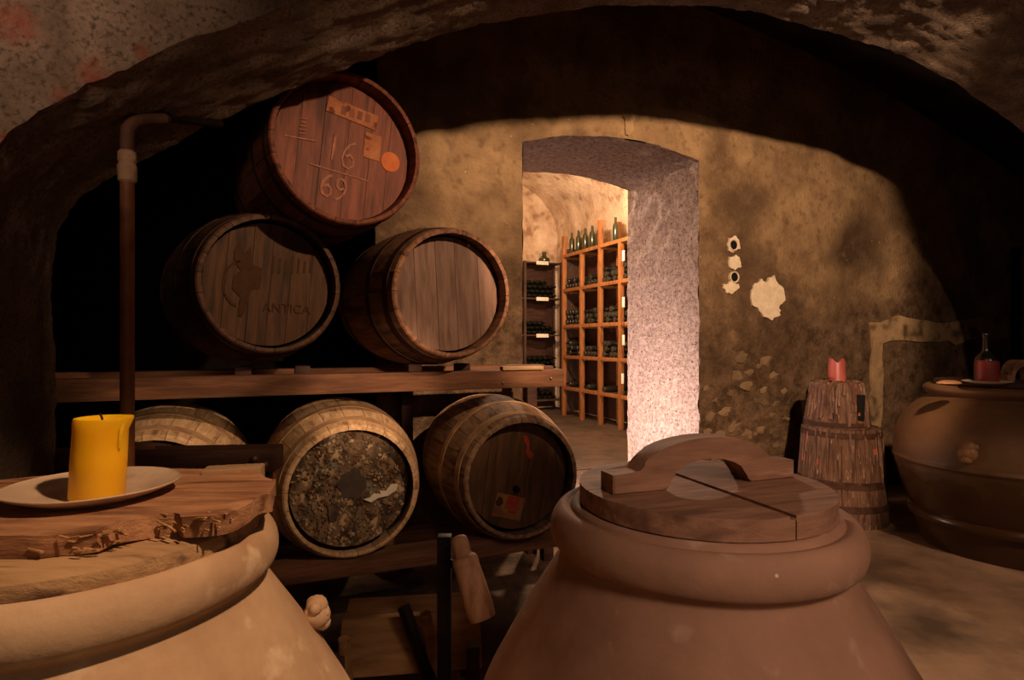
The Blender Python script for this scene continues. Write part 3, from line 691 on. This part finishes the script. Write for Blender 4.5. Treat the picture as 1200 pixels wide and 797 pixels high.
o = obj('plate', bm, 'plate', loc=(PLX, PLY, .9595)); tag(o, 'shallow glazed plate holding the yellow candle', 'plate')
cy = thing('candle', 'thick yellow pillar candle with a black wick, standing on the plate', 'candle', (PLX+.015, PLY-.015, .9637))
bm = NB(); rings = lathe(bm, [(.001, 0), (.034, 0), (.0365, .003), (.0362, .06), (.0355, .10), (.036, .116), (.0345, .120), (.031, .1185), (.026, .113), (.012, .110), (.001, .109)], 40, wob=.03)
for v in bm.verts:
    v.co.x += v.co.z*.06
    if v.co.z > .112 and v.co.x > .02: v.co.x += .008*(v.co.z-.1)/.02
wy = obj('wax_body', bm, 'wax_y', cy, angle=1.2)
bm = NB(); tube(bm, [(.006, 0, .108), (.007, .001, .118), (.004, 0, .126)], .0016, 8); obj('wick', bm, 'wick', cy)
bm = NB(); tube(bm, [(.043, -.006, .118), (.0425, -.008, .108), (.041, -.01, .092), (.0405, -.01, .08), (.040, -.01, .074)], [.003, .004, .0028, .003, .0018], 8); obj('wax_drip', bm, 'wax_y', wy)

# ------------------------------------------------------------------ upturned tub, small tub and candle by the wall
TB = px(985, 398.5, 4.05); TX, TY = TB.x, TB.y
def tub(name, label, loc, prof, N, hoops, top, th=.02):
    t = thing(name, label, 'tub', loc)
    bm = NB(); half = PI/N-.004; rows = []
    for (r, z) in prof:
        rows.append([bm.verts.new((r*math.cos(a), r*math.sin(a), z)) for a in (-half, 0, half)] + [bm.verts.new(((r-th)*math.cos(a), (r-th)*math.sin(a), z)) for a in (half, -half)])
    for a, b in zip(rows, rows[1:]):
        for k in range(5): bm.faces.new((a[k], a[(k+1) % 5], b[(k+1) % 5], b[k]))
    bm.faces.new(rows[0]); bm.faces.new(rows[-1][::-1])
    o = obj('stave', bm, 'tub', t); me = o.data
    for i in range(1, N): link('stave', me, t, None, (0, 0, 2*PI*i/N))
    for (r0, z0, r1, z1) in hoops:
        bm = NB(); lathe(bm, [(r0-.004, z0), (r0+.004, z0), (r1+.004, z1), (r1-.004, z1)], 48); obj('hoop', bm, 'hoop', t)
    bm = NB(); lathe(bm, [(.001, top-.02), (prof[-1][0]-th*.9, top-.02), (prof[-1][0]-th*.9, top), (.001, top)], 32); obj('bottom_board', bm, 'tub', t)
    return t
t1 = tub('wooden_tub', 'large upturned wooden tub with hoops standing by the back wall', (TX, TY, 0), [(.285, 0), (.275, .12), (.262, .30), (.25, .45), (.238, .62)], 20, [(.277, .10, .273, .14), (.266, .245, .262, .29), (.243, .565, .240, .60)], .615)
t2 = tub('wooden_tub', 'small upturned wooden tub coated in wax, on top of the large tub', (TX-.03, TY, .62), [(.203, 0), (.190, .10), (.172, .2), (.152, .30)], 14, [(.2015, .01, .197, .04)], .297)
bm = NB(); box(bm, (.06, -.172, .14), (.05, .04, .17), rot=Matrix.Rotation(.05, 3, 'Y'), bev=.008); obj('hand_hole_shade', bm, 'dark', t2)  # solid black box painted as the shade of an opening
bm = NB(); random.seed(5)
for k in range(70):
    a = random.uniform(-PI, -.02) if k < 55 else random.uniform(0, PI)
    z1 = .305; ln = random.uniform(.05, .30)
    pts = []; 
    for q in range(5):
        z = z1-ln*q/4; r = lerp(.152, .203, (z1-z)/.3)+.004
        aa = a+.02*math.sin(q*2+k)
        if q == 0: r = .115
        pts.append((r*math.cos(aa), r*math.sin(aa), z if q else z1))
    tube(bm, pts, [random.uniform(.005, .012) for _ in range(5)], 6)
o = obj('wax_drips', bm, 'drip', t2); o['kind'] = 'stuff'
bm = NB()
for k in range(34):
    a = random.uniform(-PI, 0); z1 = random.choice((.62, .62, .5)); ln = random.uniform(.03, .34)
    pts = []
    for q in range(5):
        z = z1-ln*q/4; r = lerp(.238, .285, (.62-z)/.62)+.003
        if q == 0 and z1 > .6: r -= .02
        pts.append((r*math.cos(a), r*math.sin(a), z + (.002 if q == 0 else 0)))
    tube(bm, pts, [random.uniform(.003, .007) for _ in range(5)], 6)
o = obj('wax_drips', bm, 'drip', t1); o['kind'] = 'stuff'
cr = thing('candle', 'short pinkish red candle stub on top of the waxy upturned tub', 'candle', (TX-.035, TY-.02, .9265))
bm = NB(); lathe(bm, [(.001, 0), (.057, 0), (.054, .01), (.052, .12), (.050, .136), (.042, .132), (.036, .118), (.001, .112)], 28, wob=.06)
for v in bm.verts:
    if v.co.z > .12: v.co.z += .014*math.sin(4*math.atan2(v.co.y, v.co.x))
obj('wax_body', bm, 'wax_r', cr)
bm = NB(); tube(bm, [(0, 0, .11), (.003, 0, .125)], .002, 6); obj('wick', bm, 'wick', cr)

# ------------------------------------------------------------------ glazed jar at the right
FX, FY = 2.88, 3.46
jf = thing('glazed_jar', 'big glossy brown jar with a relief lug standing at the right', 'jar', (FX, FY, 0))
FP = smooth_prof([(.35, .80), (.355, .92), (.37, .938), (.395, .938), (.412, .922), (.412, .905), (.395, .885), (.385, .872), (.43, .842), (.50, .775), (.55, .69), (.572, .60), (.572, .515)], 4) + \
     [(.578, .508), (.578, .500), (.568, .492)] + smooth_prof([(.566, .48), (.545, .38), (.508, .275), (.485, .222)], 4) + smooth_prof([(.482, .215), (.495, .205), (.500, .185), (.492, .162), (.47, .150), (.462, .143), (.452, .10), (.435, .04), (.425, 0)], 4)
bm = NB(); lathe(bm, FP, 96, cap1=True, wob=.012); obj('jar_body', bm, 'glazed_jar', jf, angle=1.0)
ph = math.atan2(3.1-FY, 2.325-FX); lug(jf, None, ph, .562, .60, 'lug_brown', 1.6)
bm = NB(); lathe(bm, [(.001, .9385), (.36, .9385), (.365, .945), (.36, .965), (.001, .965)], 64)
lf = thing('jar_lid', 'dark wooden lid with arched handle on the glossy right jar', 'lid', (FX, FY, 0)); obj('lid_board', bm, 'dark_beam', lf)
bm = NB(); n = 14
top = [(-.21, .035), (-.15, .035)] + [(-.15*math.cos(PI*k/n), .035+.085*math.sin(PI*k/n)) for k in range(1, n)] + [(.15, .035), (.21, .035)]
bot = [(.21, 0), (.115, 0)] + [(.115*math.cos(PI*k/n), .08*math.sin(PI*k/n)) for k in range(1, n)] + [(-.115, 0), (-.21, 0)]
prism(bm, top+bot, -.028, .028)
for v in bm.verts: v.co = Vector((v.co.x, -v.co.z, v.co.y+.9645))
obj('handle', bm, 'lid', lf, (.10, .06, 0), (0, 0, rad(30)))
p = px(1157, 445, 3.24)
bm = NB(); lathe(bm, [(.001, .004), (.07, .004), (.11, .014), (.114, .012), (.075, 0), (.001, 0)], 40)
o = obj('saucer', bm, 'plate_w', loc=(p.x, p.y, .9655)); tag(o, 'white saucer under the deep red candle on the right jar', 'saucer')
c3 = thing('candle', 'deep red thick candle on a white saucer on the right jar', 'candle', (p.x, p.y, .970))
bm = NB(); lathe(bm, [(.001, 0), (.052, 0), (.053, .09), (.053, .116), (.046, .118), (.04, .108), (.001, .104)], 28, wob=.03); obj('wax_body', bm, 'wax_rd', c3)
bm = NB(); tube(bm, [(0, 0, .10), (.002, 0, .120)], .002, 6); obj('wick', bm, 'wick', c3)
p2 = px(1112, 440, 3.2)
bm = NB(); lathe(bm, [(.001, .02), (.035, .018), (.062, .010), (.068, .003), (.06, 0), (.001, 0)], 24, ell=(1.15, .7), wob=.2)
o = obj('flat_stone', bm, 'grip', loc=(p2.x, p2.y, .9655), rot=(0, 0, .4)); tag(o, 'flat brown oval stone left of the white saucer on the right jar', 'stone')
p3 = px(1155, 420, 3.50)
bm = NB(); lathe(bm, smooth_prof([(.001, 0), (.052, .002), (.055, .02), (.055, .10), (.045, .135), (.020, .165), (.015, .20), (.015, .255), (.017, .258), (.017, .27), (.013, .272), (.001, .272)], 3), 20)
o = obj('bottle', bm, 'bottle', loc=(p3.x, p3.y, .9655)); tag(o, 'dark bottle with a thin neck behind the deep red candle', 'bottle')

# ------------------------------------------------------------------ crank machine and small cart between the jars
ck = thing('hand_crank', 'black iron crank post with a turned wooden grip between the two front jars', 'crank', (-.166, 1.47, 0))
bm = NB(); box(bm, (0, 0, .36), (.034, .03, .72), bev=.003); obj('post', bm, 'iron', ck)
bm = NB(); box(bm, (0, 0, .012), (.18, .16, .024), bev=.003); obj('foot', bm, 'iron', ck)
bm = NB(); tube(bm, [(.0, 0, .66), (.03, -.03, .655), (.055, -.05, .64)], .009, 8); obj('pin', bm, 'iron', ck)
d = (Vector((-.066, 1.36, .565)) - Vector((-.128, 1.40, .742))); ln = d.length
xf = Matrix.Translation(Vector((-.128, 1.40, .742))-Vector((-.166, 1.47, 0))) @ d.to_track_quat('Z', 'Y').to_matrix().to_4x4()
bm = NB(); lathe(bm, smooth_prof([(.001, 0), (.012, .002), (.019, .008), (.021, .025), (.020, .042), (.022, .047), (.029, .053), (.031, .066), (.030, .072), (.031, .10), (.032, .14), (.031, ln-.008), (.026, ln), (.001, ln)], 3), 24, xf=xf); obj('grip', bm, 'grip', ck)
ct = thing('wooden_cart', 'low wooden barrow with a plank bed on the floor between the front jars', 'cart', (-.31, 1.72, 0), rad(8))
bm = NB(); box(bm, (.02, 0, .33), (.40, .030, .115), rot=Matrix.Rotation(rad(0), 3, 'X'), bev=.005)
for v in bm.verts: v.co.y += (v.co.z-.33)*.9
obj('bed_plank', bm, 'cart', ct)
bm = NB(); box(bm, (.02, .14, .36), (.40, .16, .025), bev=.004); obj('bed_plank', bm, 'cart', ct)
for pts in ([(-.155, -.10, .40), (-.155, -.09, .33), (-.145, -.09, .27), (-.10, -.09, .235), (.0, -.09, .232), (.1, -.09, .235), (.17, -.09, .25)], [(.06, -.09, .45), (.075, -.09, .36), (.085, -.09, .27), (.09, -.09, .235)]):
    bm = NB(); tube(bm, pts, .016, 10); obj('side_bar', bm, 'cart', ct)
for (x, y) in ((-.17, -.10), (.19, -.10), (-.17, .2), (.19, .2)):
    bm = NB(); box(bm, (x, y, .18), (.035, .035, .36), bev=.003); obj('leg', bm, 'dark_beam', ct)
bm = NB(); tube(bm, [(.0, -.06, .46), (.075, -.11, .27)], .018, 8); obj('strut', bm, 'iron', ct)

# ------------------------------------------------------------------ wine racks and bottles in the inner room
rr_ = thing('wine_rack', 'tall orange pine wine rack along the right wall of the inner room', 'rack', RF(3.83, 6.5, FZ), YAW)
def rb(name, par, m, c, s): bm = NB(); box(bm, c, s, bev=.004); return obj(name, bm, m, par)
posts = (7.52, 7.00, 6.52, 6.05, 5.56)   # b positions
shelves = (.55, .985, 1.41, 1.91, 2.39)
for b, z1 in zip(posts, (2.66, 2.36, 2.70, 2.36, 2.68)):
    for a in (.0, .27):
        rb('post', rr_, 'rack_o', (a, b-6.5, (z1-FZ)/2), (.055, .05, z1-FZ))
for z in shelves:
    for a in (0, .27): rb('shelf_rail', rr_, 'rack_o', (a-.012 if a == 0 else a, 6.54-6.5, z-FZ-.02), (.03, 1.98, .045))
    rb('shelf', rr_, 'rack_d', (.14, .04, z-FZ-.008), (.24, 1.94, .014))
    for b in posts: rb('cross_bar', rr_, 'rack_o', (.135, b-6.5, z-FZ-.04), (.22, .03, .035))
rb('shade_panel', rr_, 'dark_beam', (.335, .04, 1.14), (.012, 1.98, 2.24))  # dark sheet added for the black shade behind the bottles
rb('end_panel', rr_, 'rack_d', (.135, 7.56-6.5, 1.2), (.24, .014, 2.3))
for z, b in ((2.18, 5.95), (1.64, 5.95), (1.20, 5.95), (.75, 5.97)):
    rb('price_card', rr_, 'label_p', (-.030, b-6.5-.0, z-FZ), (.004, .05, .12))
bm = NB(); lathe(bm, [(.001, 0), (.034, 0), (.037, .006), (.037, .19), (.030, .215), (.015, .235), (.0135, .29), (.0155, .292), (.0155, .305), (.001, .305)], 12)
bot_me = bpy.data.meshes.new('wine_bottle'); bmesh.ops.recalc_face_normals(bm, faces=bm.faces[:]); bm.to_mesh(bot_me); bm.free()
bot_me.polygons.foreach_set('use_smooth', [True]*len(bot_me.polygons)); bot_me.set_sharp_from_angle(angle=.7)
bot_g = bot_me.copy(); bot_me.materials.append(M['bottle']); bot_g.materials.append(M['bottle_g'])
random.seed(3)
def bottle(me, loc, rot, label, group):
    o = link('wine_bottle', me, None, loc, rot); tag(o, label, 'bottle', group); return o
ROWN = ('lowest', 'second', 'third', 'fourth', 'top')
fills = {0: (2, 2, 1, 1), 1: (11, 9, 12, 10), 2: (13, 14, 13, 12), 3: (9, 8, 11, 10)}
bays = ('far-left', 'left-middle', 'right-middle', 'right')
for si, z in enumerate(shelves[:4]):
    for bi in range(4):
        b1, b0 = posts[bi]-.03, posts[bi+1]+.03
        n = fills[si][bi]; per = 5; k = 0; row = 0
        while k < n:
            c = per if row % 2 == 0 else per-1
            for q in range(min(c, n-k)):
                bb_ = b1 - .045 - (q + (.5 if row % 2 else 0))*.0815
                zz = z + .0385 + row*.066
                # lying along the rack's depth, necks to the wall or to the room
                out = random.random() < .5
                aa = 3.83+.0 + (.30 if out else 0)
                rz = YAW + (PI if out else 0)
                bottle(bot_me, RF(aa, bb_, zz), (0, PI/2, rz), 'dark wine bottle lying on the %s shelf of the orange rack, %s bay' % (ROWN[si], bays[bi]), 'bottles lying in the orange rack')
                k += 1
            row += 1
ORD = ('first', 'second', 'third', 'fourth', 'fifth', 'sixth', 'seventh', 'eighth', 'ninth', 'tenth', 'eleventh', 'twelfth')
kk = 0
for i in range(13):
    b = 7.42 - i*.095
    if abs(b-7.0) < .03 or abs(b-6.52) < .05: continue
    bottle(bot_g, RF(3.90+.06*(i % 2), b, 2.393), (0, 0, random.random()), 'green wine bottle standing on top of the orange rack, %s from its left end' % ORD[kk], 'bottles standing on the orange rack'); kk += 1
lr = thing('wine_rack', 'dark wooden wine rack with white shelf cards on the far wall of the inner room', 'rack', RF(3.4, 8.15, FZ), YAW)
lsh = (.30, .75, 1.28, 1.83, 2.37)
for a in (2.75, 3.50, 4.10):
    for b in (0, .26): rb('post', lr, 'rack_d', (a-3.4, b, 1.12), (.035, .04, 2.24))
for z in lsh:
    rb('shelf', lr, 'rack_d', (3.42-3.4, .14, z-FZ-.01), (1.38, .30, .022))
rb('shade_panel', lr, 'dark_beam', (.02, .333, 1.12), (1.38, .01, 2.2))  # another added dark sheet, stands for shade at the rack's back
for z in lsh[2:]:
    s_ = rb('shelf_card', lr, 'label_p', (3.78-3.4, -.016, z-FZ-.015), (.20, .005, .055))
for si, z in enumerate(lsh[:4]):
    n = (14, 17, 15, 21)[si]; k = 0; row = 0
    while k < n:
        c = 6 if row % 2 == 0 else 5
        for q in range(min(c, n-k)):
            aa = 3.57 + (q + (.5 if row % 2 else 0))*.087
            bottle(bot_me, RF(aa, 8.15+.31, z+.039+row*.068), (PI/2, 0, YAW), 'dark wine bottle lying on the %s shelf of the dark rack' % ROWN[si], 'bottles lying in the dark rack')
            k += 1
        row += 1
bm = NB(); lathe(bm, smooth_prof([(.001, 0), (.07, 0), (.085, .03), (.08, .07), (.05, .09), (.03, .12), (.035, .15), (.02, .17), (.001, .175)], 3), 16)
o = obj('squat_jug', bm, 'bottle_g', loc=RF(3.86, 8.25, 2.372)); tag(o, 'squat dark green jug on top of the dark rack', 'jug')
